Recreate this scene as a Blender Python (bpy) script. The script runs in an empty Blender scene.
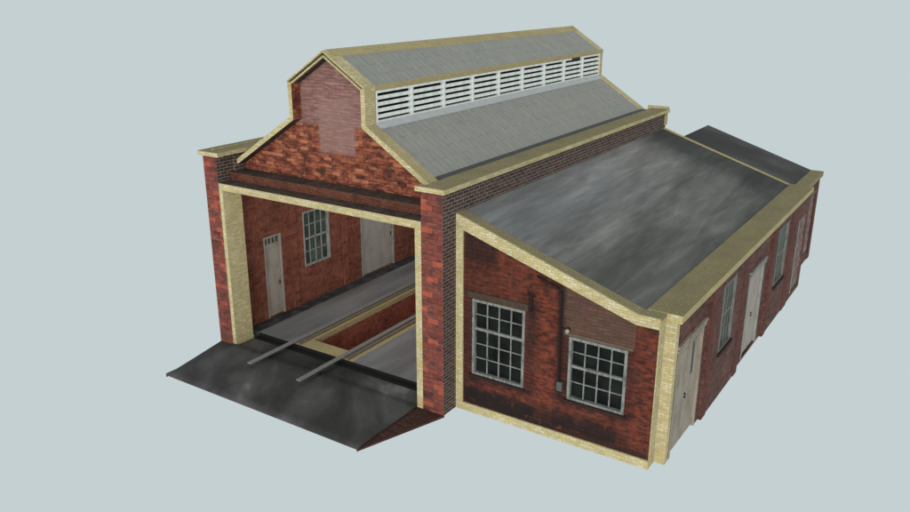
import bpy, bmesh, math, random
from mathutils import Vector, Matrix
random.seed(7)
scene = bpy.context.scene
COL = scene.collection

def lin(c):
    return tuple(((v/255)/12.92 if v/255 <= .04045 else ((v/255+.055)/1.055)**2.4) for v in c)
def rgba(c): return (*lin(c), 1)

# ------------------------------------------------------------------ mesh builder
class MB:
    def __init__(self, flat=False): self.bm = bmesh.new(); self.flat = flat
    def face(self, pts, mi=0):
        vs = [self.bm.verts.new(p) for p in pts]
        f = self.bm.faces.new(vs); f.material_index = mi; return f
    def box(self, x0, x1, y0, y1, z0, z1, mi=0, mside=None):
        P = lambda a, b, c: (a, b, c)
        fs = [([(x0,y0,z0),(x1,y0,z0),(x1,y0,z1),(x0,y0,z1)], mi),
              ([(x1,y1,z0),(x0,y1,z0),(x0,y1,z1),(x1,y1,z1)], mi),
              ([(x1,y0,z0),(x1,y1,z0),(x1,y1,z1),(x1,y0,z1)], mi if mside is None else mside),
              ([(x0,y1,z0),(x0,y0,z0),(x0,y0,z1),(x0,y1,z1)], mi if mside is None else mside),
              ([(x0,y0,z1),(x1,y0,z1),(x1,y1,z1),(x0,y1,z1)], mi),
              ([(x0,y1,z0),(x1,y1,z0),(x1,y0,z0),(x0,y0,z0)], mi)]
        v = {}
        for pts, m in fs:
            vs = [v.setdefault(p, None) or v.__setitem__(p, self.bm.verts.new(p)) or v[p] for p in pts]
            f = self.bm.faces.new(vs); f.material_index = m
        return self
    def prism(self, prof, y0, y1, mi=0, mcap=None, axis='y'):
        """prof: list of (x,z), extruded along y (or (y,z) along x when axis='x')"""
        def V(p, t): return (p[0], t, p[1]) if axis == 'y' else (t, p[0], p[1])
        a = [self.bm.verts.new(V(p, y0)) for p in prof]
        b = [self.bm.verts.new(V(p, y1)) for p in prof]
        n = len(prof)
        f = self.bm.faces.new(a); f.material_index = mi if mcap is None else mcap
        f = self.bm.faces.new(b[::-1]); f.material_index = mi if mcap is None else mcap
        for i in range(n):
            f = self.bm.faces.new([a[i], b[i], b[(i+1) % n], a[(i+1) % n]]); f.material_index = mi
        return self
    def tube(self, pts, r, n=10, mi=0):
        pts = [Vector(p) for p in pts]; rings = []
        for i, p in enumerate(pts):
            d = (pts[min(i+1, len(pts)-1)]-pts[max(i-1, 0)]).normalized()
            u = d.cross(Vector((0, 1, 0)));
            if u.length < 1e-3: u = d.cross(Vector((1, 0, 0)))
            u.normalize(); w = d.cross(u)
            rings.append([self.bm.verts.new(p+u*r*math.cos(2*math.pi*k/n)+w*r*math.sin(2*math.pi*k/n)) for k in range(n)])
        for a, b in zip(rings, rings[1:]):
            for k in range(n):
                f = self.bm.faces.new([a[k], a[(k+1) % n], b[(k+1) % n], b[k]]); f.smooth = True; f.material_index = mi
        self.bm.faces.new(rings[0][::-1]); self.bm.faces.new(rings[-1])
        return self
    def wall(self, us, zs, holes, t, rev_mi=0, mi=0):
        """grid wall facing -Y in local u,z; front at y=0, back at y=t; holes=[(u0,u1,z0,z1)]"""
        us = sorted(set(us) | {h[i] for h in holes for i in (0, 1)})
        zs = sorted(set(zs) | {h[i] for h in holes for i in (2, 3)})
        solid = {}
        for i in range(len(us)-1):
            for j in range(len(zs)-1):
                cu, cz = (us[i]+us[i+1])/2, (zs[j]+zs[j+1])/2
                solid[i, j] = not any(h[0] < cu < h[1] and h[2] < cz < h[3] for h in holes)
        for (i, j), s in solid.items():
            if not s: continue
            a, b, c, d = us[i], us[i+1], zs[j], zs[j+1]
            self.face([(a,0,c),(b,0,c),(b,0,d),(a,0,d)], mi); self.face([(b,t,c),(a,t,c),(a,t,d),(b,t,d)], mi)
            if not solid.get((i-1, j)): self.face([(a,t,c),(a,0,c),(a,0,d),(a,t,d)], rev_mi)
            if not solid.get((i+1, j)): self.face([(b,0,c),(b,t,c),(b,t,d),(b,0,d)], rev_mi)
            if not solid.get((i, j-1)): self.face([(a,t,c),(b,t,c),(b,0,c),(a,0,c)], rev_mi)
            if not solid.get((i, j+1)): self.face([(a,0,d),(b,0,d),(b,t,d),(a,t,d)], rev_mi)
        return self
    def move(self, M):
        bmesh.ops.transform(self.bm, matrix=M, verts=self.bm.verts); return self
    def build(self, name, mats, parent=None, bevel=0, recalc=True):
        bm = self.bm
        if recalc: bmesh.ops.recalc_face_normals(bm, faces=bm.faces)
        uv = bm.loops.layers.uv.new('UVMap')
        for f in bm.faces:
            n = f.normal; ax, ay, az = abs(n.x), abs(n.y), abs(n.z)
            for l in f.loops:
                c = l.vert.co
                if self.flat and az > .6: q = (c.x, c.y)
                elif az > .35 and az >= max(ax, ay)*.5:
                    if ax > .2 and ax > ay: q = (c.y, (c.x*(1 if n.x > 0 else -1))/max(az, .2))
                    elif ay > .2: q = (c.x, c.y/max(az, .2))
                    else: q = (c.y, c.x)
                elif ax > ay: q = (c.y, c.z)
                else: q = (c.x, c.z)
                l[uv].uv = q
        me = bpy.data.meshes.new(name)
        off = world_loc(parent)
        for v in bm.verts: v.co -= off
        bm.to_mesh(me); bm.free()
        for m in (mats if isinstance(mats, (list, tuple)) else [mats]): me.materials.append(m)
        o = bpy.data.objects.new(name, me); COL.objects.link(o)
        if parent: o.parent = parent
        if bevel:
            b = o.modifiers.new('edge', 'BEVEL'); b.width = bevel; b.segments = 2; b.limit_method = 'ANGLE'; b.angle_limit = math.radians(40)
        return o

def regrade(o, lo, index, only=None):  # swaps the material of upward faces, so their shading sits in the colour
    for p in o.data.polygons:
        if (p.normal.z > lo) and (only is None or p.material_index == only): p.material_index = index
    return o
def world_loc(o):
    v = Vector((0, 0, 0))
    while o is not None: v += o.location; o = o.parent
    return v
def thing(name, loc, label, cat, group=None):
    o = bpy.data.objects.new(name, None); COL.objects.link(o); o.location = loc
    o['label'] = label; o['category'] = cat
    if group: o['group'] = group
    return o
def tag(o, label, cat, group=None):
    o['label'] = label; o['category'] = cat
    if group: o['group'] = group

# ------------------------------------------------------------------ materials
class NT:
    def __init__(self, name):
        self.m = bpy.data.materials.new(name); self.m.use_nodes = True
        self.t = self.m.node_tree; self.b = self.t.nodes['Principled BSDF']
        self.b.inputs['Roughness'].default_value = .85
        self.b.inputs['Specular IOR Level'].default_value = .25
        self.uv = self.n('ShaderNodeTexCoord').outputs['UV']
    def n(self, ty, **kw):
        n = self.t.nodes.new(ty)
        for k, v in kw.items():
            if isinstance(k, str) and hasattr(n, k): setattr(n, k, v)
        return n
    def link(self, a, b): self.t.links.new(a, b)
    def map(self, scale=(1,1,1), loc=(0,0,0), rot=0, src=None):
        m = self.n('ShaderNodeMapping'); m.inputs['Scale'].default_value = scale; m.inputs['Location'].default_value = loc
        m.inputs['Rotation'].default_value = (0, 0, rot)
        self.link(src or self.uv, m.inputs['Vector']); return m.outputs[0]
    def noise(self, scale, vec=None, detail=4, rough=.55, dist=0):
        n = self.n('ShaderNodeTexNoise'); n.inputs['Scale'].default_value = scale; n.inputs['Detail'].default_value = detail
        n.inputs['Roughness'].default_value = rough; n.inputs['Distortion'].default_value = dist
        self.link(vec or self.uv, n.inputs['Vector']); return n.outputs['Fac']
    def ramp(self, f, stops, interp='LINEAR'):
        r = self.n('ShaderNodeValToRGB'); r.color_ramp.interpolation = interp
        e = r.color_ramp.elements
        while len(e) > 1: e.remove(e[-1])
        e[0].position = stops[0][0]; e[0].color = stops[0][1]
        for p, c in stops[1:]:
            k = e.new(p); k.color = c
        self.link(f, r.inputs['Fac']); return r.outputs['Color']
    def mix(self, a, b, f, mode='MIX'):
        m = self.n('ShaderNodeMix', data_type='RGBA', blend_type=mode)
        for s, v in ((m.inputs['Factor'], f), (m.inputs[6], a), (m.inputs[7], b)):
            if isinstance(v, (int, float, tuple)): s.default_value = v
            else: self.link(v, s)
        return m.outputs[2]
    def math(self, op, a, b=0, clamp=False):
        m = self.n('ShaderNodeMath', operation=op); m.use_clamp = clamp
        for s, v in zip(m.inputs, (a, b)):
            if isinstance(v, (int, float)): s.default_value = v
            else: self.link(v, s)
        return m.outputs[0]
    def brick(self, c1, c2, mortar, w, h, msize=.008, vec=None, offset=.5, bias=0, smooth=.1):
        b = self.n('ShaderNodeTexBrick'); b.offset = offset
        for k, v in (('Color1', c1), ('Color2', c2), ('Mortar', mortar)): b.inputs[k].default_value = rgba(v)
        b.inputs['Scale'].default_value = 1; b.inputs['Brick Width'].default_value = w; b.inputs['Row Height'].default_value = h
        b.inputs['Mortar Size'].default_value = msize; b.inputs['Mortar Smooth'].default_value = smooth; b.inputs['Bias'].default_value = bias
        self.link(vec or self.uv, b.inputs['Vector']); return b
    def vary(self, c, w, h, dark=.62, light=1.3, offset=.5, odd=None, oddf=.75):
        b = self.brick((0,0,0), (255,255,255), (188,188,188), w, h, .002, offset=offset)
        v = self.ramp(b.outputs['Color'], [(.04, G(dark)), (.3, G(.92)), (.7, G(1.03)), (.95, G(light))])
        c = self.mix(c, v, 1.0, 'MULTIPLY')
        if odd:
            k = self.ramp(b.outputs['Color'], [(.84, G(0)), (.9, G(1))])
            c = self.mix(c, rgba(odd), self.math('MULTIPLY', k, oddf))
        return c
    def box(self, u0, u1, v0, v1, soft=.03, wob=0.0, wscale=4):
        """soft rectangle mask in the surface's own metric coordinates"""
        vec = self.uv
        if wob:
            n = self.n('ShaderNodeTexNoise'); n.inputs['Scale'].default_value = wscale; n.inputs['Detail'].default_value = 5
            self.link(self.uv, n.inputs['Vector'])
            s = self.n('ShaderNodeVectorMath', operation='SUBTRACT'); self.link(n.outputs['Color'], s.inputs[0]); s.inputs[1].default_value = (.5,.5,.5)
            k = self.n('ShaderNodeVectorMath', operation='SCALE'); self.link(s.outputs[0], k.inputs[0]); k.inputs['Scale'].default_value = wob
            a = self.n('ShaderNodeVectorMath', operation='ADD'); self.link(self.uv, a.inputs[0]); self.link(k.outputs[0], a.inputs[1]); vec = a.outputs[0]
        s = self.n('ShaderNodeSeparateXYZ'); self.link(vec, s.inputs[0])
        def edge(v, lo, hi):
            a = self.n('ShaderNodeMapRange'); a.interpolation_type = 'SMOOTHSTEP'
            a.inputs['From Min'].default_value = lo-soft; a.inputs['From Max'].default_value = lo+soft; self.link(v, a.inputs['Value'])
            b = self.n('ShaderNodeMapRange'); b.interpolation_type = 'SMOOTHSTEP'
            b.inputs['From Min'].default_value = hi+soft; b.inputs['From Max'].default_value = hi-soft; self.link(v, b.inputs['Value'])
            return self.math('MULTIPLY', a.outputs[0], b.outputs[0])
        return self.math('MULTIPLY', edge(s.outputs[0], u0, u1), edge(s.outputs[1], v0, v1))
    def bump(self, h, strength=.3, dist=.02):
        b = self.n('ShaderNodeBump'); b.inputs['Strength'].default_value = strength; b.inputs['Distance'].default_value = dist
        self.link(h, b.inputs['Height']); self.link(b.outputs[0], self.b.inputs['Normal'])
    def out(self, c, rough=None):
        if isinstance(c, tuple): self.b.inputs['Base Color'].default_value = c
        else: self.link(c, self.b.inputs['Base Color'])
        if rough is not None: self.b.inputs['Roughness'].default_value = rough
        return self.m

G = lambda v: (v, v, v, 1)

def m_yellow(name, c1, c2, mortar, yel, scale=1.0):
    t = NT(name)
    b = t.brick(c1, c2, mortar, .16*scale, .056*scale, .007*scale)
    blot = t.ramp(t.noise(9, detail=3), [(.42, G(0)), (.62, G(1))])
    c = t.mix(b.outputs['Color'], rgba(yel), t.math('MULTIPLY', blot, .55))
    sp = t.ramp(t.noise(20, detail=4, rough=.75), [(.3, G(.74)), (.5, G(.98)), (.7, G(1.15))])
    c = t.mix(c, sp, 1.0, 'MULTIPLY')
    big = t.ramp(t.noise(1.3, detail=3), [(.3, G(.86)), (.7, G(1.06))])
    c = t.mix(c, big, 1.0, 'MULTIPLY')
    t.bump(b.outputs['Fac'], -.25, .01)
    return t.out(c, .9)
M = {}
M['yellow'] = m_yellow('yellow_stock_brick', (176,163,123), (202,193,166), (163,152,114), (176,156,87))
M['coping'] = m_yellow('shaded_coping_brick', (136,126,94), (144,133,100), (118,108,80), (128,114,76), 1.0)  # darker copy of the yellow brick: shade of the tops put into colour
M['coping_pale'] = m_yellow('pale_coping_brick', (170,156,117), (178,164,127), (150,137,101), (160,143,95), .8)

def m_pier():
    t = NT('pier_red_brick')
    b = t.brick((136,70,58), (104,58,52), (70,45,41), .27, .118, .006, bias=-.1)
    b2 = t.brick((140,76,62), (86,55,53), (62,42,40), .135, .059, .004)
    mk = t.ramp(t.noise(2.2, detail=2), [(.45, G(0)), (.55, G(1))])
    c = t.mix(b.outputs['Color'], b2.outputs['Color'], mk)
    c = t.vary(c, .27, .118, .6, 1.25, odd=(168, 82, 58), oddf=.7)
    st = t.ramp(t.noise(7, t.map((1,2.5,1)), detail=5, rough=.65), [(.3, G(.6)), (.5, G(.95)), (.75, G(1.15))])
    c = t.mix(c, st, 1.0, 'MULTIPLY')
    gr = t.ramp(t.noise(24, t.map((1,3,1)), detail=4), [(.58, G(0)), (.72, G(1))])
    c = t.mix(c, rgba((88,60,64)), t.math('MULTIPLY', gr, .6))
    t.bump(b.outputs['Fac'], -.4, .012)
    return t.out(c, .85)
M['pier'] = m_pier()
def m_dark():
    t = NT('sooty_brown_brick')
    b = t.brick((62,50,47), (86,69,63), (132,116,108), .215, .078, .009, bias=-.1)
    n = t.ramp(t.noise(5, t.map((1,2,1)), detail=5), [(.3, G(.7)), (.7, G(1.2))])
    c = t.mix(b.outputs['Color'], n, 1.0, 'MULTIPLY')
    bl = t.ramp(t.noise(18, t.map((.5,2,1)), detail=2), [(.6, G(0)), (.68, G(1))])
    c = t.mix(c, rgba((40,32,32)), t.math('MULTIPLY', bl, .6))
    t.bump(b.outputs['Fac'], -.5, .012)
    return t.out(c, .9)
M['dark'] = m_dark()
def m_gable():
    t = NT('gable_rough_red_brick')
    vec = t.map((1, 2.4, 1))
    n1 = t.noise(3.6, vec, detail=7, rough=.72, dist=.3)
    low = t.ramp(n1, [(.30, rgba((58,38,31))), (.42, rgba((102,57,47))), (.50, rgba((134,72,55))), (.57, rgba((160,92,64))), (.66, rgba((148,106,80))), (.78, rgba((176,144,116)))])
    br = t.brick((255,255,255), (190,180,176), (140,124,118), .24, .082, .010)
    low = t.mix(low, br.outputs['Color'], .55, 'MULTIPLY')
    low = t.vary(low, .24, .082, .5, 1.35, odd=(176, 112, 80), oddf=.6)
    dk = t.ramp(t.noise(3.4, t.map((1, 1.9, 1), (3,1,0)), detail=4, rough=.6), [(.57, G(0)), (.63, G(1))])
    low = t.mix(low, rgba((58,42,36)), t.math('MULTIPLY', dk, .85))
    tn = t.ramp(t.noise(4.0, t.map((1, 2.2, 1), (7,5,0)), detail=4, rough=.6), [(.6, G(0)), (.66, G(1))])
    low = t.mix(low, rgba((150,116,84)), t.math('MULTIPLY', tn, .6))
    up = t.ramp(t.noise(4.0, t.map((1, 4.5, 1)), detail=6, rough=.65, dist=.4), [(.28, rgba((106,77,73))), (.5, rgba((136,100,94))), (.72, rgba((160,130,123)))])
    ub = t.brick((255,255,255), (205,196,196), (190,176,172), .24, .075, .008)
    up = t.mix(up, ub.outputs['Color'], .6, 'MULTIPLY')
    mu = t.box(-6, -1, 5.90, 9, .06, .3, 2.5)
    mp = t.box(-4.06, -2.98, 5.27, 6.5, .07, .09, 6)
    c = t.mix(low, up, mu)
    pale = t.mix(up, rgba((142,114,108)), .35)
    c = t.mix(c, pale, t.math('MULTIPLY', mp, t.ramp(t.noise(7, detail=4), [(.2, G(.6)), (.55, G(1))])))
    t.bump(n1, .6, .03)
    return t.out(c, .9)
M['gable'] = m_gable()
def m_red(name, cols, cw=.22, ch=.075, stretch=(1,1.6,1), sc=7, extra=None):
    t = NT(name)
    b = t.brick(*cols, cw, ch, .008, bias=0)
    n = t.noise(sc, t.map(stretch), detail=6, rough=.65)
    c = t.mix(t.vary(b.outputs['Color'], cw, ch, .55, 1.4), t.ramp(n, [(.25, G(.45)), (.5, G(.95)), (.75, G(1.4))]), 1.0, 'MULTIPLY')
    n2 = t.ramp(t.noise(1.1, detail=3), [(.3, G(.75)), (.7, G(1.2))])
    c = t.mix(c, n2, 1.0, 'MULTIPLY')
    if extra: c = extra(t, c)
    t.bump(b.outputs['Fac'], -.4, .012)
    return t.out(c, .88)
M['band'] = m_red('lintel_band_brick', ((122,68,50), (92,54,42), (66,44,37)), .12, .05, (1,1.2,1), 16)
M['inner'] = m_red('interior_brick', ((134,76,58), (108,62,49), (96,62,52)), .22, .072, (1.6,.7,1), 7)
M['pit'] = m_red('pit_brick', ((166,90,70), (132,74,60), (112,68,58)), .16, .06, (2.2,.7,1), 9)
M['pilaster'] = m_red('pilaster_brick', ((116,62,50), (84,48,41), (66,44,38)), .11, .06, (1,1,1), 22)
M['flank'] = m_red('ramp_flank_brick', ((82,48,40), (62,38,32), (48,32,28)), .2, .07, (1,1,1), 9)
def annex_extra(t, c):
    # smooth brown patched brickwork over the second window, tan lintel, soot and damp at the foot of the wall
    br = t.brick((90,66,56), (80,57,48), (66,50,43), .24, .07, .006)
    pn = t.ramp(t.noise(6, t.map((.6,3,1)), detail=4), [(.3, G(.8)), (.7, G(1.15))])
    brc = t.mix(br.outputs['Color'], pn, 1.0, 'MULTIPLY')
    c = t.mix(c, brc, t.box(2.5, 4.02, 2.44, 3.75, .02, .04, 6))
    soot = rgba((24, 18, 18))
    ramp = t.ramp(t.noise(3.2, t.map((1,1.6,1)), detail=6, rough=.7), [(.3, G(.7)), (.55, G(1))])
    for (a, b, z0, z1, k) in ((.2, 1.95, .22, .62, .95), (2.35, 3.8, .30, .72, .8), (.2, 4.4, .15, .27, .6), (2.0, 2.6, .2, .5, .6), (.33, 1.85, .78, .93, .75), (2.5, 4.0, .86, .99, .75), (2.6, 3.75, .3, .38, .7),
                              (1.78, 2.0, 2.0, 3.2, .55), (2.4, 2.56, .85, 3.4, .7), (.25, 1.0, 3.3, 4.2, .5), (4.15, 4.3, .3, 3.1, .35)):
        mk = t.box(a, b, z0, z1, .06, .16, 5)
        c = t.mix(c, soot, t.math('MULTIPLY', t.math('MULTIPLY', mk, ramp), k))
    for (a, b, z0, z1, k) in ((1.95, 2.4, .8, 3.3, .55), (4.05, 4.5, .3, 2.9, .5), (.6, 4.2, .62, .9, .4), (1.0, 2.0, 2.9, 3.9, .4), (.2, 1.0, 2.9, 3.5, .3)):
        nn = t.ramp(t.noise(6, t.map((1,2,1), (a,b,0)), detail=5, rough=.65), [(.4, G(0)), (.62, G(1))])
        c = t.mix(c, rgba((138, 66, 44)), t.math('MULTIPLY', t.math('MULTIPLY', t.box(a, b, z0, z1, .12, .25, 3), nn), k))
    og = t.ramp(t.noise(5, detail=4, rough=.6), [(.6, G(0)), (.75, G(1))])
    c = t.mix(c, rgba((136, 66, 44)), t.math('MULTIPLY', og, .55))
    return c
M['annex'] = m_red('annex_red_brick', ((88,41,31), (58,32,26), (34,24,21)), .25, .092, (1,1.5,1), 3.4, annex_extra)
def side_extra(t, c):
    pk = t.ramp(t.noise(3.5, t.map((1,2,1)), detail=5, rough=.6), [(.5, G(0)), (.72, G(1))])
    c = t.mix(c, rgba((112, 90, 84)), t.math('MULTIPLY', pk, .5))
    dk = t.ramp(t.noise(2.6, t.map((1,.8,1), (5,2,0)), detail=5), [(.5, G(0)), (.7, G(1))])
    c = t.mix(c, rgba((50, 34, 34)), t.math('MULTIPLY', dk, .6))
    return c
M['side'] = m_red('weathered_side_brick', ((108,66,56), (84,56,49), (70,52,47)), .22, .075, (1,1.4,1), 6, side_extra)
M['pinkfill'] = m_red('pale_infill_brick', ((128,108,102), (116,94,90), (108,92,88)), .2, .07, (1,1,1), 8)
M['soot_ledge'] = m_red('sooty_ledge_brick', ((82,68,58), (70,58,51), (58,49,44)), .16, .08, (1,1,1), 9)

def m_slate():
    t = NT('grey_roof_slate')
    b = t.brick((148,147,140), (142,141,135), (112,111,106), .9, .22, .009, smooth=.6, vec=t.map(rot=math.pi/2), offset=.37)
    b2 = t.brick((255,255,255), (246,246,246), (238,238,236), .22, .25, .006, smooth=.4)
    c = t.mix(b.outputs['Color'], b2.outputs['Color'], .5, 'MULTIPLY')
    n = t.ramp(t.noise(9, t.map((1.5,.4,1)), detail=5), [(.3, G(.88)), (.7, G(1.08))])
    c = t.mix(c, n, 1.0, 'MULTIPLY')
    br = t.ramp(t.noise(1.2, detail=2), [(.45, G(0)), (.75, G(1))])
    c = t.mix(c, rgba((150,142,132)), t.math('MULTIPLY', br, .35))
    dk = t.ramp(t.noise(14, t.map((2.2,.25,1)), detail=2), [(.6, G(0)), (.74, G(1))])
    c = t.mix(c, rgba((96,98,96)), t.math('MULTIPLY', dk, .45))
    t.bump(b2.outputs['Fac'], -.2, .006)
    return t.out(c, .75)
M['slate'] = m_slate()
def m_felt(name, scale, stops, stretch, rot, loc=(0,0,0), extra=None, fine=.12):
    t = NT(name)
    v = t.map((1,1,1), loc, rot); v2 = t.map(stretch, src=v)
    n = t.noise(scale, v2, detail=6, rough=.55, dist=.3)
    c = t.ramp(n, stops)
    f = t.ramp(t.noise(60, detail=3, rough=.7), [(.3, G(1-fine)), (.7, G(1+fine))])
    c = t.mix(c, f, 1.0, 'MULTIPLY')
    if extra: c = extra(t, c)
    t.bump(t.noise(90, detail=2), .15, .004)
    return t.out(c, .85)
def felt_extra(t, c):
    k = t.box(10.8, 16, -9, 9, 1.3, 1.2, .9)
    c = t.mix(c, rgba((46,45,44)), t.math('MULTIPLY', k, .8))
    k = t.box(-3, 6, 2.9, 9, .7, 1.4, .9)
    c = t.mix(c, rgba((60,59,58)), t.math('MULTIPLY', k, .55))
    k = t.box(-2, 7.5, -3, 1.7, 1.2, 1.4, .9)
    c = t.mix(c, rgba((128,128,130)), t.math('MULTIPLY', k, .55))
    st = t.ramp(t.noise(2.6, t.map((.22,1.7,1), (1,4,0), .1), detail=6, rough=.6, dist=.6), [(.3, G(.72)), (.55, G(1)), (.72, G(1.3))])
    return t.mix(c, st, 1.0, 'MULTIPLY')
M['felt'] = m_felt('mottled_roof_felt', .55, [(.32, rgba((76,74,72))), (.45, rgba((102,100,97))), (.57, rgba((122,119,116))), (.74, rgba((146,143,139)))], (.2,1.5,1), .1, (5.1,2.7,0), felt_extra)
M['felt_dark'] = m_felt('dark_roof_felt', .6, [(.3, rgba((44,43,43))), (.55, rgba((62,61,60))), (.75, rgba((92,91,89)))], (1,.5,1), .5, (4,2,0))
M['asphalt'] = m_felt('dark_ramp_asphalt', .9, [(.3, rgba((36,35,35))), (.47, rgba((60,59,58))), (.60, rgba((82,81,80))), (.72, rgba((136,134,132)))], (.45,.9,1), .9, (1.7,.4,0))
M['floor'] = m_felt('worn_concrete_floor', .8, [(.3, rgba((92,92,92))), (.5, rgba((112,112,113))), (.72, rgba((134,134,134)))], (.3,1.6,1), 0, (0,0,0))
M['rubble'] = m_felt('dark_floor_edge', 2.2, [(.3, rgba((34,34,36))), (.5, rgba((52,52,55))), (.72, rgba((82,82,84)))], (1,1,1), 0)
M['step'] = m_felt('black_step_face', 2, [(.3, rgba((16,16,16))), (.7, rgba((24,24,24)))], (1,1,1), 0)
def m_plain(name, c, rough=.6, var=.12, sc=8, metal=0):
    t = NT(name)
    n = t.ramp(t.noise(sc, detail=5, rough=.6), [(.3, G(1-var)), (.7, G(1+var))])
    t.b.inputs['Metallic'].default_value = metal
    return t.out(t.mix(rgba(c), n, 1.0, 'MULTIPLY'), rough)
M['steel'] = m_plain('rail_steel', (122,122,120), .5, .12, 6)
M['railweb'] = m_plain('rusty_rail_web', (112,100,88), .8, .2, 9)
M['lead'] = m_plain('lead_gutter', (72,70,70), .7, .14, 5)
M['flash'] = m_plain('lead_flashing', (170,172,172), .6, .08, 5)
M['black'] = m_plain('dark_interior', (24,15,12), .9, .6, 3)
M['iron'] = m_plain('black_iron_pipe', (38,24,21), .9, .3, 12)
M['greybox'] = m_plain('grey_metal_box', (78,80,80), .7)
M['glassk'] = m_plain('lamp_glass', (150,140,126), .3, .1)
M['tan'] = m_plain('tan_stone_lintel', (66,54,43), .9, .22, 9)
M['tan2'] = m_plain('grey_stone_lintel', (92,78,68), .9, .2, 9)
def m_paint(name, c, dirt, amt=.5, sc=7):
    t = NT(name)
    n = t.ramp(t.noise(sc, t.map((1,.35,1)), detail=6, rough=.7), [(.45, G(0)), (.68, G(1))])
    c2 = t.mix(rgba(c), rgba(dirt), t.math('MULTIPLY', n, amt))
    n2 = t.ramp(t.noise(40, detail=4, rough=.7), [(.66, G(0)), (.74, G(1))])
    c2 = t.mix(c2, rgba((84,66,52)), t.math('MULTIPLY', n2, .5))
    return t.out(c2, .65)
M['white'] = m_paint('peeling_white_paint', (170,170,164), (120,112,104), .6)
M['louvre'] = m_paint('white_louvre_paint', (222,226,222), (158,152,142), .5, 6)
M['frame_grey'] = m_paint('grey_white_paint', (140,141,136), (84,80,74), .75)
M['frame_dim'] = m_paint('grimy_window_paint', (112,112,106), (72,70,64), .7)
M['door_dim'] = m_paint('sooty_cream_door_paint', (146,136,122), (92,80,68), .75, 3)
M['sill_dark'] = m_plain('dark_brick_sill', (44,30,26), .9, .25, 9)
M['sash'] = m_paint('dirty_white_sash_paint', (128,129,124), (50,48,45), .9, 12)
M['door'] = m_paint('grubby_cream_door_paint', (150,142,134), (112,102,92), .6, 4)
M['door2'] = m_paint('grubby_grey_door_paint', (152,148,142), (116,106,98), .6, 4)
def m_glass(name, c1, c2):
    t = NT(name)
    n = t.ramp(t.noise(2.3, detail=3), [(.35, rgba(c1)), (.7, rgba(c2))])
    t.b.inputs['Specular IOR Level'].default_value = .12
    return t.out(n, .45)
M['glass'] = m_glass('dark_window_glass', (8,10,10), (26,32,29))
M['glass2'] = m_glass('grimy_window_glass', (46,56,53), (78,90,84))

# ------------------------------------------------------------------ windows and doors (local: u = x, z up, outside towards -y)
RIGHT = Matrix.Rotation(math.radians(90), 4, 'Z')
def place(mb, M4): return mb.move(M4)
def frame_at(x, y, z, face):          # face 'front' (-y) or 'right' (+x); u runs right / away
    return Matrix.Translation((x, y, z)) @ (RIGHT if face == 'right' else Matrix.Identity(4))
def sash_window(parent, M4, W, H, cols, rows_top, rows_bot, zmid, frame='white', glass='glass', fw=.07, bar=.024, sill=True, sillm='tan', proud=0.0, shallow=False):
    f = MB(); y0, y1 = -proud, .09
    f.box(0, fw, y0, y1, 0, H).box(W-fw, W, y0, y1, 0, H).box(fw, W-fw, y0, y1, H-fw, H).box(fw, W-fw, y0, y1, 0, fw*.9)
    o = f.move(M4).build('window', M[frame], parent, .006)
    s = MB(); k0 = .03 if shallow else 0; ty = .012 if shallow else .027
    s.box(fw, W-fw, .012+k0, .07 if not shallow else .05, zmid-.028, zmid+.028)
    iw = W-2*fw
    for i in range(1, cols):
        u = fw+iw*i/cols
        s.box(u-bar/2, u+bar/2, .035, .035+ty, zmid+.028, H-fw); s.box(u-bar/2, u+bar/2, .045 if not shallow else .035, (.045 if not shallow else .035)+ty, fw*.9, zmid-.028)
    for j in range(1, rows_top):
        z = zmid+.028+(H-fw-zmid-.028)*j/rows_top
        s.box(fw, W-fw, .04, .04+ty-.001, z-bar*.42, z+bar*.42)
    for j in range(1, rows_bot):
        z = fw*.9+(zmid-.028-fw*.9)*j/rows_bot
        s.box(fw, W-fw, .05 if not shallow else .04, (.05 if not shallow else .04)+ty-.001, z-bar*.42, z+bar*.42)
    s.move(M4).build('glazing_bars', M[frame], o)
    py = .0525 if shallow else .078
    MB().box(fw*.6, W-fw*.6, py, py+.01, fw*.5, H-fw*.5).move(M4).build('pane', M[glass], o)
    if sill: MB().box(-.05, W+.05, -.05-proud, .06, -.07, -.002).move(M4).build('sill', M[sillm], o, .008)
    return o
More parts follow.
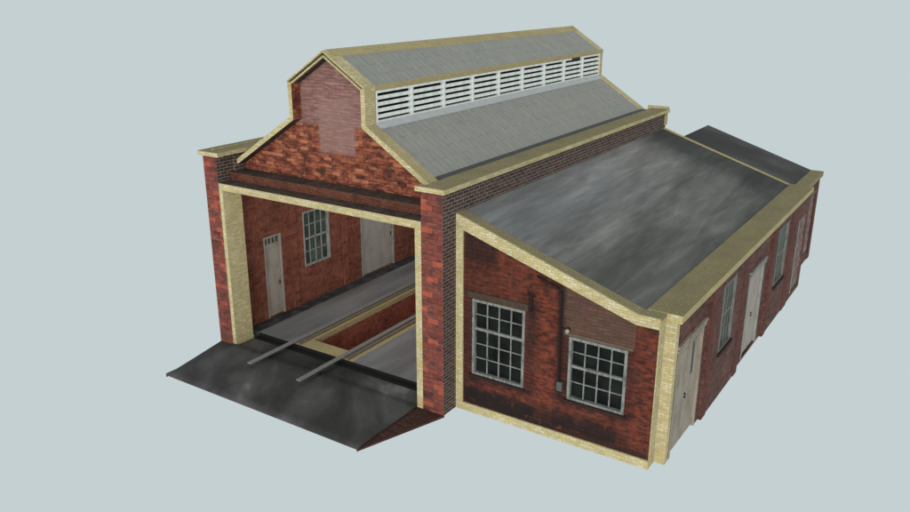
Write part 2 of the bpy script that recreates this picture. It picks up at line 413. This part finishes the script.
def plank_door(parent, M4, W, H, mat, name='door', leaves=1, fw=.06, transom=0, panels=False, cornice=False, slot=False, frame='white', proud=0.0):
    fr = MB(); y0 = -proud
    fr.box(0, fw, y0, .1, 0, H).box(W-fw, W, y0, .1, 0, H).box(fw, W-fw, y0, .1, H-fw, H)
    if transom: fr.box(fw, W-fw, y0+.01, .1, H-fw-transom-.05, H-fw-transom)
    if cornice:
        fr.box(-.06, W+.06, y0-.03, .02, H+.002, H+.05).box(-.03, W+.03, y0-.02, .02, H+.05, H+.09).box(-.08, W+.08, y0-.045, .02, H+.09, H+.14)
    d = MB(); top = H-fw-(transom+.05 if transom else 0); lw = (W-2*fw)/leaves
    for k in range(leaves):
        a, b = fw+lw*k+.006, fw+lw*(k+1)-.006
        d.box(a, b, .05, .095, .015, top-.006)
        if panels:
            m = .09; zs = (.12, top*.42, top*.47, top-.12)
            for z0, z1 in ((zs[0], zs[1]), (zs[2], zs[3])):
                d.box(a+m, b-m, .042, .06, z0, z1)
    o = d.move(M4).build(name, M[mat], parent, .005)
    fr.move(M4).build('frame', M[frame], o, .005)
    if transom:
        MB().box(fw*.7, W-fw*.7, .07, .09, H-fw-transom-.02, H-fw*.6).move(M4).build('transom_pane', M['glass2'], o)
        tb = MB()
        for i in range(1, 4):
            u = fw+(W-2*fw)*i/4; tb.box(u-.012, u+.012, .04, .069, H-fw-transom, H-fw)
        tb.box(fw, W-fw, .041, .068, H-fw-transom-.0, H-fw-transom+.016)
        tb.move(M4).build('glazing_bars', M[frame], o)
    hx = W/2 if leaves == 2 else W-fw-.12
    h = MB().box(hx+.035, hx+.055, .02, .03, top*.43, top*.48).box(hx+.035, hx+.055, .03, .05, top*.43, top*.445).box(hx+.035, hx+.055, .03, .05, top*.465, top*.48)
    h.move(M4).build('handle', M['iron'], o)
    if slot:
        MB().box(W*.68, W*.76, .036, .0418, top*.62, top*.93).move(M4).build('vision_slot', M['glass2'], o)
    return o

# ------------------------------------------------------------------ dimensions
H = 5.0; CAP = .11; L = 12.95; W = 7.14
GX, ZAP, WL, ZCL, ZKN, SL = -3.566, 7.607, 1.1345, 6.887, 6.058, .635
GY, BY, YE = .60, .885, 13.15          # gable coping face, gable brick face, roof far end
XIN0, XIN1 = -6.98, -.16               # inner wall faces
def zlow(x): return ZKN-SL*(abs(x-GX)-WL)
def zup(x): return ZAP-SL*abs(x-GX)

# ================================================================== ENGINE SHED
shed = thing('engine_shed', (GX, 6.5, 0), 'tall red brick engine shed with clerestory slate roof and open front', 'building')
# piers: red front face, sooty brown flanks
for x0, x1 in ((-.55, 0.0), (-W, -6.67)):
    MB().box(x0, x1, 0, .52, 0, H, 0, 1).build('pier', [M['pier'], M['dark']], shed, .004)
# side walls; thin below, thick parapet above
MB().box(XIN1, 0, .523, L, 0, 4.46, 0).build('side_wall', M['dark'], shed)
MB().box(-.55, 0, .523, L, 4.463, H).build('parapet', M['dark'], shed)
# left wall with real openings (built facing +x)
wallL = MB().wall([.0, L-.523], [0, 4.46],
    [(1.60-.523, 2.25-.523, .1, 2.45), (3.13-.523, 4.23-.523, 1.18, 2.82), (5.66-.523, 7.34-.523, .1, 2.5)], .16)
MLW = lambda y, z: frame_at(XIN0, y, z, 'right')
wallL.move(MLW(.523, 0)).build('side_wall', [M['inner']], shed)
MB().box(-W, -6.6, .523, L, 4.463, H).build('parapet', M['dark'], shed)
for y in (2.6, 4.78, 8.3, 10.4):
    MB().box(XIN0-.001, XIN0+.05, y, y+.22, .1, 4.45).build('wall_pilaster', M['inner'], shed)
plank_door(shed, MLW(1.60, .1), .65, 2.35, 'door', transom=.2, fw=.045, frame='door', proud=.01)
sash_window(shed, MLW(3.13, 1.18), 1.10, 1.64, 4, 2, 2, .82, 'frame_grey', 'glass2', .055, .03, False, proud=.012)
o = plank_door(shed, MLW(5.66, .1), 1.68, 2.4, 'door2', 'sliding_door', 1, frame='frame_grey', proud=.01)
# lintel, jambs
LX0, LX1 = -6.667, -.553
ms = MB()
ms.prism([(LX0,0.002),(LX0,4.34),(LX1,4.34),(LX1,0.002),(LX1-.165,0.002),(LX1-.165,4.172),(LX0+.12,4.172),(LX0+.12,0.002)], .004, .60)
ms.build('door_surround', M['yellow'], shed, .006)
MB().box(LX0, LX1, .40, .60, 4.343, 4.545).build('brick_band', M['band'], shed)
ms = MB().box(LX0, LX1, .012, .399, 4.341, 4.352); ms.box(LX0, LX1, .393, BY+.02, 4.546, 4.56)
ms.build('ledge', M['soot_ledge'], shed)
# gable wall (front) and rear gable
def gable_profile(grow=0):
    xl, xr = LX0+.0, LX1
    return [(xl, 4.56), (xr, 4.56), (xr, zlow(xr)-.05), (GX+WL-.04, ZKN-.04), (GX+WL-.04, ZCL-.08), (GX, ZAP-.09), (GX-WL+.04, ZCL-.08), (GX-WL+.04, ZKN-.04), (xl, zlow(xl)-.05)]
MB().prism(gable_profile(), BY, BY+.2).build('gable_wall', M['gable'], shed)
MB().prism(gable_profile(), 12.75, 12.95).build('gable_wall', M['dark'], shed)
# coping frame round the gable: lower rakes, uprights, upper rakes
def strip(a, b, t, y0, y1, m=0, mb=None, ext=0):
    """rake band from a to b (x,z), thickness t measured downwards perpendicular"""
    d = Vector((b[0]-a[0], b[1]-a[1])).normalized(); n = Vector((d.y, -d.x))
    if n.y > 0: n = -n
    pa, pb = Vector(a), Vector(b)
    mb.prism([tuple(pa), tuple(pb), tuple(pb+n*t), tuple(pa+n*t)], y0, y1, m)
def gable_coping(y0, y1, front):
    out = []
    for s in (-1, 1):
        c = MB(); out.append(c)
        K = GX+s*WL
        xe = LX1 if s > 0 else LX0
        tk = .115
        # lower rake + upright as one bent band
        dz = tk/math.cos(math.atan(SL))
        xi = K-s*tk
        zi = zlow(K)-0 + 0  # knee
        prof = [(xe, zlow(xe)), (K, ZKN), (K, ZCL-.0), (xi, ZCL+.0-.075+.004), (xi, ZKN-dz+SL*tk), (xe, zlow(xe)-dz)]
        if s < 0: prof = prof[::-1]
        n0 = len(c.bm.faces)
        c.prism(prof, y0, y1)
        c.bm.faces.ensure_lookup_table()
        if front:
            for f_ in c.bm.faces[n0+2:]:
                m_ = sum((v.co for v in f_.verts), Vector())/4
                if abs(m_.x-GX) < WL-tk*.9: f_.material_index = 1
                elif zlow(m_.x)-m_.z > dz*.8 and abs(m_.x-GX) < abs(xe-GX)-.1 and m_.z < ZKN-.06: f_.material_index = 2
    return out
for c in gable_coping(GY, .95, True): regrade(c.build('gable_coping', [M['yellow'], M['gable'], M['soot_ledge'], M['coping_pale']], shed), .3, 3, 0)
c = MB()
for s in (-1, 1):
    E0 = (GX+s*(WL-.004), zup(GX+WL-.004)); A0 = (GX, ZAP)
    t1 = .045
    def off(d): return [(p[0], p[1]-d) for p in (E0, A0)]
    e, a = off(0); e2, a2 = off(.042); e3, a3 = off(.105); e4, a4 = off(.150)
    pr = lambda p, q, r_, t_: [p, q, r_, t_]
    c.prism([e, a, a2, e2] if s > 0 else [e2, a2, a, e], GY-.03, .95)      # outer barge
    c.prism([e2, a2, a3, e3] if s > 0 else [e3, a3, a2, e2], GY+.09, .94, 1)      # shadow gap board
    c.prism([e3, a3, a4, e4] if s > 0 else [e4, a4, a3, e3], GY-.012, GY+.05)
    e5, a5 = off(.106)
    c.prism([e5, a5, a4, e4] if s > 0 else [e4, a4, a5, e5], GY+.0504, .94, 2)
c.build('bargeboard', [M['yellow'], M['black'], M['soot_ledge']], shed, .003)
for s, c in zip((-1, 1), gable_coping(12.86, YE, False)):
    c.prism([(GX+s*(WL-.002), zup(GX+WL)), (GX, ZAP), (GX, ZAP-.12), (GX+s*(WL-.002), zup(GX+WL)-.12)][::s], 12.862, YE-.002)
    c.build('gable_coping', M['yellow'], shed, .004)
# roof slopes
for s in (-1, 1):
    K = GX+s*WL; xe = GX+s*2.72
    MB().prism([(K+s*-.0, ZKN-.03), (xe, zlow(xe)-.03), (xe, zlow(xe)-.11), (K, ZKN-.11)][::s], .952, 12.858).build('lower_roof_slope', M['slate'], shed)
    MB().prism([(K+s*.002, ZKN+.03), (K+s*.13, zlow(K+s*.13)-.012), (K+s*.13, zlow(K+s*.13)-.028), (K+s*.002, ZKN-.02)][::s], .955, 12.855).build('flashing', M['flash'], shed)
    xa, xb = GX+s*.20, GX+s*(WL-.005)
    MB().prism([(xa, zup(xa)-.02), (xb, zup(xb)-.02), (xb, zup(xb)-.1), (xa, zup(xa)-.1)][::s], .952, 12.858).build('upper_roof_slope', M['slate'], shed)
    # clerestory side: eaves board, end panels, backing, louvre bays
    F = GX+s*WL                     # outer face
    e = MB(); ya, yb = .955, 12.94
    lo, hi = sorted((F, F-s*.12)); lo2, hi2 = sorted((F+s*.012, F-s*.12))
    e.box(lo2, hi2, .952, YE-.0, 6.768, ZCL+.004)
    e.box(lo, hi, .6+.352, .985, 6.035, 6.766)
    e.build('eaves_board', M['coping_pale'], shed, .004)
    lo, hi = sorted((F-s*.14, F-s*.16))
    MB().box(lo, hi, .99, 12.92, 5.95, 6.8).build('clerestory_dark_backing', M['black'], shed)  # dark board added behind the slats, stands for the unlit interior
    bay = None
    nb = 9; y0, y1 = .988, 12.928; bw = (y1-y0)/nb; z0, z1 = 6.062, 6.764
    for k in range(nb):
        if bay is None:
            f = MB(); yy0, yy1 = y0, y0+bw-.002
            lo, hi = sorted((F+s*.008, F-s*.09))
            f.box(lo, hi, yy0, yy0+.045, z0, z1).box(lo, hi, yy1-.028, yy1, z0, z1)
            f.box(lo, hi, yy0+.045, yy1-.028, z1-.052, z1).box(lo, hi, yy0+.045, yy1-.028, z0, z0+.05)
            bay = f.build('louvre_bay', M['louvre'], shed)
            sl = MB()
            for zc in (6.610, 6.474, 6.338, 6.203):
                a = F+s*.004
                pr = [(a, zc-.042), (a-s*.012, zc+.036), (a-s*.030, zc+.036), (a-s*.018, zc-.042)]
                sl.prism(pr, yy0+.0455, yy1-.0285)
            slats = sl.build('slats', M['louvre'], bay)
        else:
            b = bay.copy(); COL.objects.link(b); b.parent = shed; b.location = bay.location+Vector((0, bw*k, 0))
            q = slats.copy(); COL.objects.link(q); q.parent = b
MB().box(GX+WL-.0, GX+WL+.022, 10.75, 11.35, 6.715, 6.767).build('brown_strip', M['tan'], shed, .01)  # brown strip across the top of one louvre bay
# ridge band
rb = MB().prism([(GX-.215, zup(GX-.215)+.006), (GX, ZAP+.012), (GX+.215, zup(GX+.215)+.006), (GX+.215, zup(GX+.215)-.03), (GX, ZAP-.03), (GX-.215, zup(GX-.215)-.03)], .7, YE-.02)
rb.build('ridge_capping', M['coping_pale'], shed, .004)
# parapet copings and gutters
for side in (0, 1):
    def mir(a, b): return (a, b) if side else tuple(sorted((-W-b, -W-a)))
    c = MB()
    c.box(*mir(-.50 if side else -.61, .087), .12, 13.04, H+.002, H+CAP)
    if not side: c.box(-W+.2, -W+.25, .12, 13.0, H+CAP, H+CAP+.03)
    c.box(*mir(-.637, .087), -.085, .118, H+.002, H+CAP)
    c.box(*mir(-.637, -.5005 if side else -.6105), 12.925, 13.04, H+.002, H+CAP)
    c.box(*mir(-.637, .06), 12.93, 13.03, H+CAP+.002, H+CAP+.07)
    regrade(c.build('parapet_coping', [M['yellow'], M['coping']], shed, .006), .5, 1)
    lo, hi = mir(-.86, -.502 if side else -.612)
    g = MB().box(lo, hi, .956, 12.92, H+.012, H+.055)
    if side: g.box(-.60, hi, .122, .9555, H+.012, H+.055)
    
    g.build('gutter', M['lead'], shed)
MB().box(.003, .05, 12.8, 12.96, 4.62, H-.003).build('quoin', M['coping_pale'], shed)
# floor, step, pit
PX0, PX1, PY0, PY1 = -4.97, -3.62, 1.24, 11.8
f = MB()
f.box(XIN0+.42, -5.262, .80, L, -.05, .10, 0)
f.box(-3.275, XIN1, .80, L, -.05, .10, 0)
f.build('floor', [M['floor']], shed)
MB().box(XIN0+.001, XIN0+.419, .80, L, -.05, .098).build('floor_edge', M['rubble'], shed)
k = MB()
k.box(-5.261, PX0, .80, L, -.05, .102).box(PX1, -3.276, .80, L, -.05, .102).box(PX0+.001, PX1-.001, .80, PY0, -.05, .101)
k.box(PX0+.001, PX1-.001, PY1, L, -.05, .101)
k.build('pit_edging', M['coping_pale'], shed, .004)
p = MB(); z0 = -1.15
p.box(PX0-.12, PX0, PY0-.12, PY1+.12, z0, -.052).box(PX1, PX1+.12, PY0-.12, PY1+.12, z0, -.052)
p.box(PX0+.001, PX1-.001, PY0-.12, PY0, z0, -.052).box(PX0+.001, PX1-.001, PY1, PY1+.12, z0, -.052).box(PX0, PX1, PY0, PY1, z0-.1, z0-.002)
p.build('inspection_pit', M['pit'], shed)
s = MB().box(LX0+.13, LX1-.17, .60, .7985, -.004, .004).box(LX0+.13, LX1-.17, .785, .7985, .004, .097); s.build('step', M['step'], shed)
MB(flat=True).box(LX0+.001, LX1-.001, .0305, .784, -.1, -.003).build('threshold', M['asphalt'], shed)

# ================================================================== RAILS
for i, (x, lab) in enumerate(((-5.20, 'steel running rail nearer the small cream door, along the pit edge'), (-3.57, 'steel running rail nearer the right brick pier, along the pit edge'))):
    r = thing('rail', (x, 6, .1), lab, 'rail', 'rails over the inspection pit')
    MB().box(x-.065, x+.065, -.80, 12.6, .172, .204).build('rail_head', M['steel'], r, .006)
    MB().box(x-.05, x+.04, .803, 12.6, .104, .1715).box(x+.0405, x+.165, .80, 12.6, .104, .15).build('rail_web', M['railweb'], r)

# ================================================================== RAMP
ramp = thing('access_ramp', (-3.6, -1, -.1), 'dark asphalt ramp with brick flank leading to the open shed front', 'ramp')
zt = -.10; TX0, TX1, TY = -6.86, -.82, -1.98
top = MB(flat=True)
NU, NV = 24, 10
grid = []
for j in range(NV+1):
    v = j/NV; row = []
    for i in range(NU+1):
        u = i/NU
        a = Vector((LX0+.02, .03, -.003)); b = Vector((LX1-.165, .03, -.003)); c_ = Vector((TX0, TY, zt)); d_ = Vector((TX1, TY, zt))
        p_ = (a.lerp(b, u)).lerp(c_.lerp(d_, u), v)
        if 0 < i < NU and 0 < j < NV: p_.z += random.uniform(-.006, .006)
        row.append(top.bm.verts.new(p_))
    grid.append(row)
for j in range(NV):
    for i in range(NU):
        fc = top.bm.faces.new([grid[j][i], grid[j+1][i], grid[j+1][i+1], grid[j][i+1]]); fc.smooth = True
o = top.build('asphalt_surface', M['asphalt'], ramp)
sm = o.modifiers.new('thickness', 'SOLIDIFY'); sm.thickness = .05; sm.offset = -1
def flank(tip, inner, outer, mat):
    m = MB(flat=True); t = Vector(tip); i = Vector(inner); o_ = Vector(outer); d = Vector((0, 0, -.05))
    v = [m.bm.verts.new(p) for p in (t, i, o_, t+d, i+d, o_+d)]
    m.bm.faces.new(v[:3]); m.bm.faces.new(v[3:][::-1])
    for a, b in ((0,1),(1,2),(2,0)): m.bm.faces.new([v[a], v[b], v[b+3], v[a+3]])
    return m.build('flank', mat, ramp)
flank((TX1, TY, zt), (LX1-.165, .03, -.002), (.0, .03, -.002), M['flank'])
flank((TX0, TY, zt), (LX0+.02, .03, -.002), (-W, .03, -.002), M['asphalt'])

# ================================================================== LEAN-TO ANNEX
AY, AT = .473, .34; AC = 4.4845; AZ = 4.505; AK = 4.047; AZK = 3.175; AS = (AZ-AZK)/AK
LA = 12.84
ann = thing('lean_to_annex', (2.3, 6.6, 0), 'low lean-to brick annex with grey felt roof and two front sash windows', 'building')
# front wall recessed panel
bw = .155; WY = AY+.045
holes = [(.40, 1.67, .94, 2.69), (2.67, 3.90, 1.0, 2.38)]
fw = MB().wall([.003, AC-.02], [.0, 2.75], holes, AT-.05)
fw.prism([(.003, 2.75), (AC-.02, 2.75), (AC-.02, AZK-.02), (AK, AZK-.02), (.003, AZ-.02)], 0, AT-.05)
fw.move(Matrix.Translation((0, WY, 0))).build('front_wall', M['annex'], ann)
# yellow frame: left strip, sloped band, bottom band, right return
fr = MB()
bt = .28
fr.prism([(.003,.0),(AC,.0),(AC,.19),(.18,.19),(.18,AZ-AS*.18-bt*1.0),(AK-.02,AZK-.215),(AC,AZK-.215),(AC,AZK),(AK,AZK),(.003,AZ)], AY, AY+.044)
fr.prism([(.003,AZ-.06),(AK,AZK-.06),(AC,AZK-.06),(AC,AZK),(AK,AZK),(.003,AZ)][::-1], AY+.0442, AY+AT, 1)
fr.box(AC-.02, AC-.001, AY+.0445, AY+AT, .0, AZK-.062)
fr.build('gable_frame', [M['yellow'], M['coping']], ann, .004)
# windows, lintels
for (x0, x1, z0, z1), zm, rt_, rb_ in ((holes[0], 1.07, 2, 3), (holes[1], .74, 2, 2)):
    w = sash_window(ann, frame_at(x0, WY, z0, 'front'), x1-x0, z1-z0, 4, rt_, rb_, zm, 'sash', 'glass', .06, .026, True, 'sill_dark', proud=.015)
MB().box(.27, 1.73, WY-.012, WY+.03, 2.70, 2.84).build('lintel', M['tan'], ann, .004)
MB().box(2.55, 4.0, WY-.012, WY+.03, 2.39, 2.45).build('lintel', M['tan2'], ann, .004)
# pipework
pp = MB().tube([(1.93, WY-.02, 3.50), (2.02, WY-.035, 3.47), (2.30, WY-.035, 3.38), (2.42, WY-.035, 3.33), (2.47, WY-.035, 3.24), (2.47, WY-.035, 2.4), (2.49, WY-.035, 1.36)], .024)
pp.build('pipe', M['iron'], ann)
pp = MB().tube([(1.80, WY-.03, 3.08), (1.80, WY-.035, 2.72)], .035).tube([(1.72, WY-.03, 3.1), (1.9, WY-.03, 3.06)], .02); pp.build('pipe_stub', M['iron'], ann)
MB().box(2.46, 2.58, WY-.07, WY-.001, 1.15, 1.35).build('junction_box', M['greybox'], ann, .01)
# right wall: door bays recessed, window bays proud
XW, XB = 4.685, 4.742
post = MB().box(AC, 4.697, AY+AT, .99, 0, 3.028); post.build('corner_post', M['yellow'], ann, .004)
ML = lambda x, y, z: frame_at(x, y, z, 'right')
def bay(y0, y1, x, holes, mat='side'):
    m = MB().wall([0, y1-y0], [0, 3.028], [(a-y0, b-y0, c_, d_) for a, b, c_, d_ in holes], .2)
    return m.move(ML(x, y0, 0)).build('side_wall', [M[mat]], ann)
bay(.992, 2.93, XW, [(1.06, 2.66, .0, 2.34)])
bay(2.932, 5.72, XB, [(3.78, 4.74, 1.26, 2.84)])
bay(5.722, 8.18, XW, [(6.28, 7.70, .06, 2.26)])
bay(8.182, 11.12, XB, [(8.85, 9.95, 1.22, 2.82)])
bay(11.122, LA, XB-.008, [(11.5, 12.62, .16, 2.44)])
for y, w in ((2.94, .3), (5.40, .3), (8.19, .26), (10.35, .6)):
    MB().box(XB-.001, XB+.02, y, y+w, 0, 3.026).build('pilaster', M['pilaster'], ann, .004)
plank_door(ann, ML(XW, 1.06, .0), 1.60, 2.34, 'door_dim', 'double_door', 2, .06, panels=True, cornice=True, slot=True, frame='door_dim', proud=.015)
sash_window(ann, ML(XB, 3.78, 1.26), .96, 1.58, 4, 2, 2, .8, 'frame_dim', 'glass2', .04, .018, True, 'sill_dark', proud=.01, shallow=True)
plank_door(ann, ML(XW, 6.28, .06), 1.42, 2.2, 'door', 'double_door', 2, .05, cornice=True, frame='frame_grey', proud=.015)
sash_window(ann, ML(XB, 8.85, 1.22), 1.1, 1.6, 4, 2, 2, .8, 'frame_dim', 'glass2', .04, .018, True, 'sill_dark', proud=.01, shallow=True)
d = MB().box(11.505, 12.615, -.06, .0, .165, 2.435)
# bricked-up doorway with thin white frame
m = MB().box(0, 1.12, .03, .1, 0, 2.28).move(ML(XB-.008, 11.5, .16)); o = m.build('blocked_doorway', M['pinkfill'], ann)
m = MB().box(0, .05, -.012, .029, 0, 2.28).move(ML(XB-.008, 11.5, .16)); m.build('frame', M['frame_grey'], o)
# back wall and roof
MB().prism([(.003, 0), (AC+.02, 0), (AC+.02, 3.0), (AK, AZK-.14), (.003, AZ-.14)], LA-.2, LA-.002).build('back_wall', M['side'], ann)
def az(x): return AZ-AS*x
MB().prism([(.003, az(0)-.012), (4.092, az(4.092)-.012), (4.092, az(4.092)-.10), (.003, az(0)-.10)], AY+AT+.012, LA-.06).build('felt_roof', M['felt'], ann)
MB().prism([(.003, az(0)+.03), (4.08, az(4.08)+.03), (4.08, az(4.08)-.13), (.003, az(0)-.13)], LA-.058, LA+.0).build('verge_strip', M['coping_pale'], ann)
wc = MB().prism([(4.102, 3.19), (4.7847, 3.19), (4.7847, 3.03), (4.102, 3.03)], AY+AT+.003, LA)
regrade(wc.build('wall_coping', [M['coping_pale'], M['coping']], ann, .005), .5, 1)
MB().prism([(4.487, 3.189), (4.784, 3.189), (4.784, 3.031), (4.487, 3.031)], AY+AT-.004, AY+AT+.002).build('coping_end', M['yellow'], ann)
# wall lamp on the annex front
lamp = thing('wall_lamp', (2.64, WY, 2.5), 'small round bulkhead lamp beside the shorter annex window', 'lamp')
MB().tube([(2.64, WY-.001, 2.52), (2.64, WY-.03, 2.52)], .05, 14).tube([(2.475, WY-.03, 2.53), (2.6, WY-.03, 2.53)], .014).build('bracket', M['iron'], lamp)
mb = MB(); bmesh.ops.create_uvsphere(mb.bm, u_segments=16, v_segments=10, radius=.048, matrix=Matrix.Translation((2.645, WY-.062, 2.505)))
for f_ in mb.bm.faces: f_.smooth = True
mb.build('lamp_glass', M['glassk'], lamp)

# ================================================================== REAR EXTENSION
rear = thing('rear_extension', (2.3, 14.4, 0), 'small dark roofed brick extension behind the annex, half hidden', 'building')
def rz(x): return 4.373-AS*x
RY0, RY1 = LA+.003, 16.05
MB().prism([(.5, rz(.5)), (4.10, rz(4.10)), (4.10, rz(4.10)-.1), (.5, rz(.5)-.1)], RY0, RY1).build('felt_roof', M['felt_dark'], rear)
MB().box(4.102, 4.50, RY0, RY1+.05, 2.86, 3.02).build('wall_coping', M['coping'], rear, .005)
m = MB().wall([0, RY1-RY0], [0, 2.858], [(14.75-RY0, 15.75-RY0, .3, 2.36)], .2); m.move(ML(4.40, RY0, 0)).build('side_wall', [M['side']], rear)
MB().box(4.398, 4.425, RY1-.32, RY1, 0, 2.856).build('pilaster', M['pilaster'], rear)
m = MB().box(0, 1.0, .03, .1, 0, 2.06).move(ML(4.40, 14.75, .3)); o = m.build('blocked_doorway', M['pinkfill'], rear)
MB().box(-.05, 1.05, -.02, .02, 2.062, 2.2).move(ML(4.40, 14.75, .3)).build('lintel', M['tan2'], o)
MB().box(.7, 4.19, RY1-.2, RY1-.002, 0, 2.9).prism([(.7, 2.9), (4.10, 2.9), (4.10, rz(4.1)-.102), (.7, rz(.7)-.102)], RY1-.2, RY1-.002).build('back_wall', M['side'], rear)
MB().box(.5, .69, RY0, RY1-.002, 0, rz(.69)-.102).build('side_wall', M['side'], rear)

# ------------------------------------------------------------------ camera
cam = bpy.data.cameras.new('Camera'); co = bpy.data.objects.new('Camera', cam); COL.objects.link(co)
yaw, pit, rol = .58345, -.32527, .001
fwd = Vector((-math.sin(yaw)*math.cos(pit), math.cos(yaw)*math.cos(pit), math.sin(pit)))
rt = Vector((math.cos(yaw), math.sin(yaw), 0)); up = rt.cross(fwd)
r2 = math.cos(rol)*rt+math.sin(rol)*up; u2 = -math.sin(rol)*rt+math.cos(rol)*up
Mx = Matrix((r2, u2, -fwd)).transposed().to_4x4(); Mx.translation = (8.86407, -12.98134, 9.00273)
co.matrix_world = Mx
cam.sensor_width = 36; cam.lens = 810.1/910*36; cam.clip_end = 500; cam.clip_start = .1
scene.camera = co

# ------------------------------------------------------------------ light
w = bpy.data.worlds.new('World'); scene.world = w; w.use_nodes = True
bg = w.node_tree.nodes['Background']; bg.inputs['Color'].default_value = rgba((197, 208, 210)); bg.inputs['Strength'].default_value = 1.0
sd = bpy.data.lights.new('Key', 'SUN'); sd.energy = 2.5; sd.angle = math.radians(50); sd.color = (1, .97, .92)
so = bpy.data.objects.new('Key', sd); COL.objects.link(so)
so.rotation_euler = Vector((.36, -.9, .18)).to_track_quat('Z', 'Y').to_euler()
for i, (x, y, z, e) in enumerate(((-3.5, 3.2, 3.9, 150), (-3.5, 8.5, 3.9, 150))):  # unseen fill lights added to brighten the interior, no fittings modelled
    ld = bpy.data.lights.new('Shed fill light', 'POINT'); ld.energy = e; ld.shadow_soft_size = .6; ld.color = (1, .96, .9)
    lo_ = bpy.data.objects.new('Shed fill light', ld); COL.objects.link(lo_); lo_.location = (x, y, z)
scene.view_settings.view_transform = 'Standard'; scene.view_settings.look = 'None'; scene.view_settings.exposure = 0; scene.view_settings.gamma = 1
scene.cycles.max_bounces = 8; scene.cycles.diffuse_bounces = 4
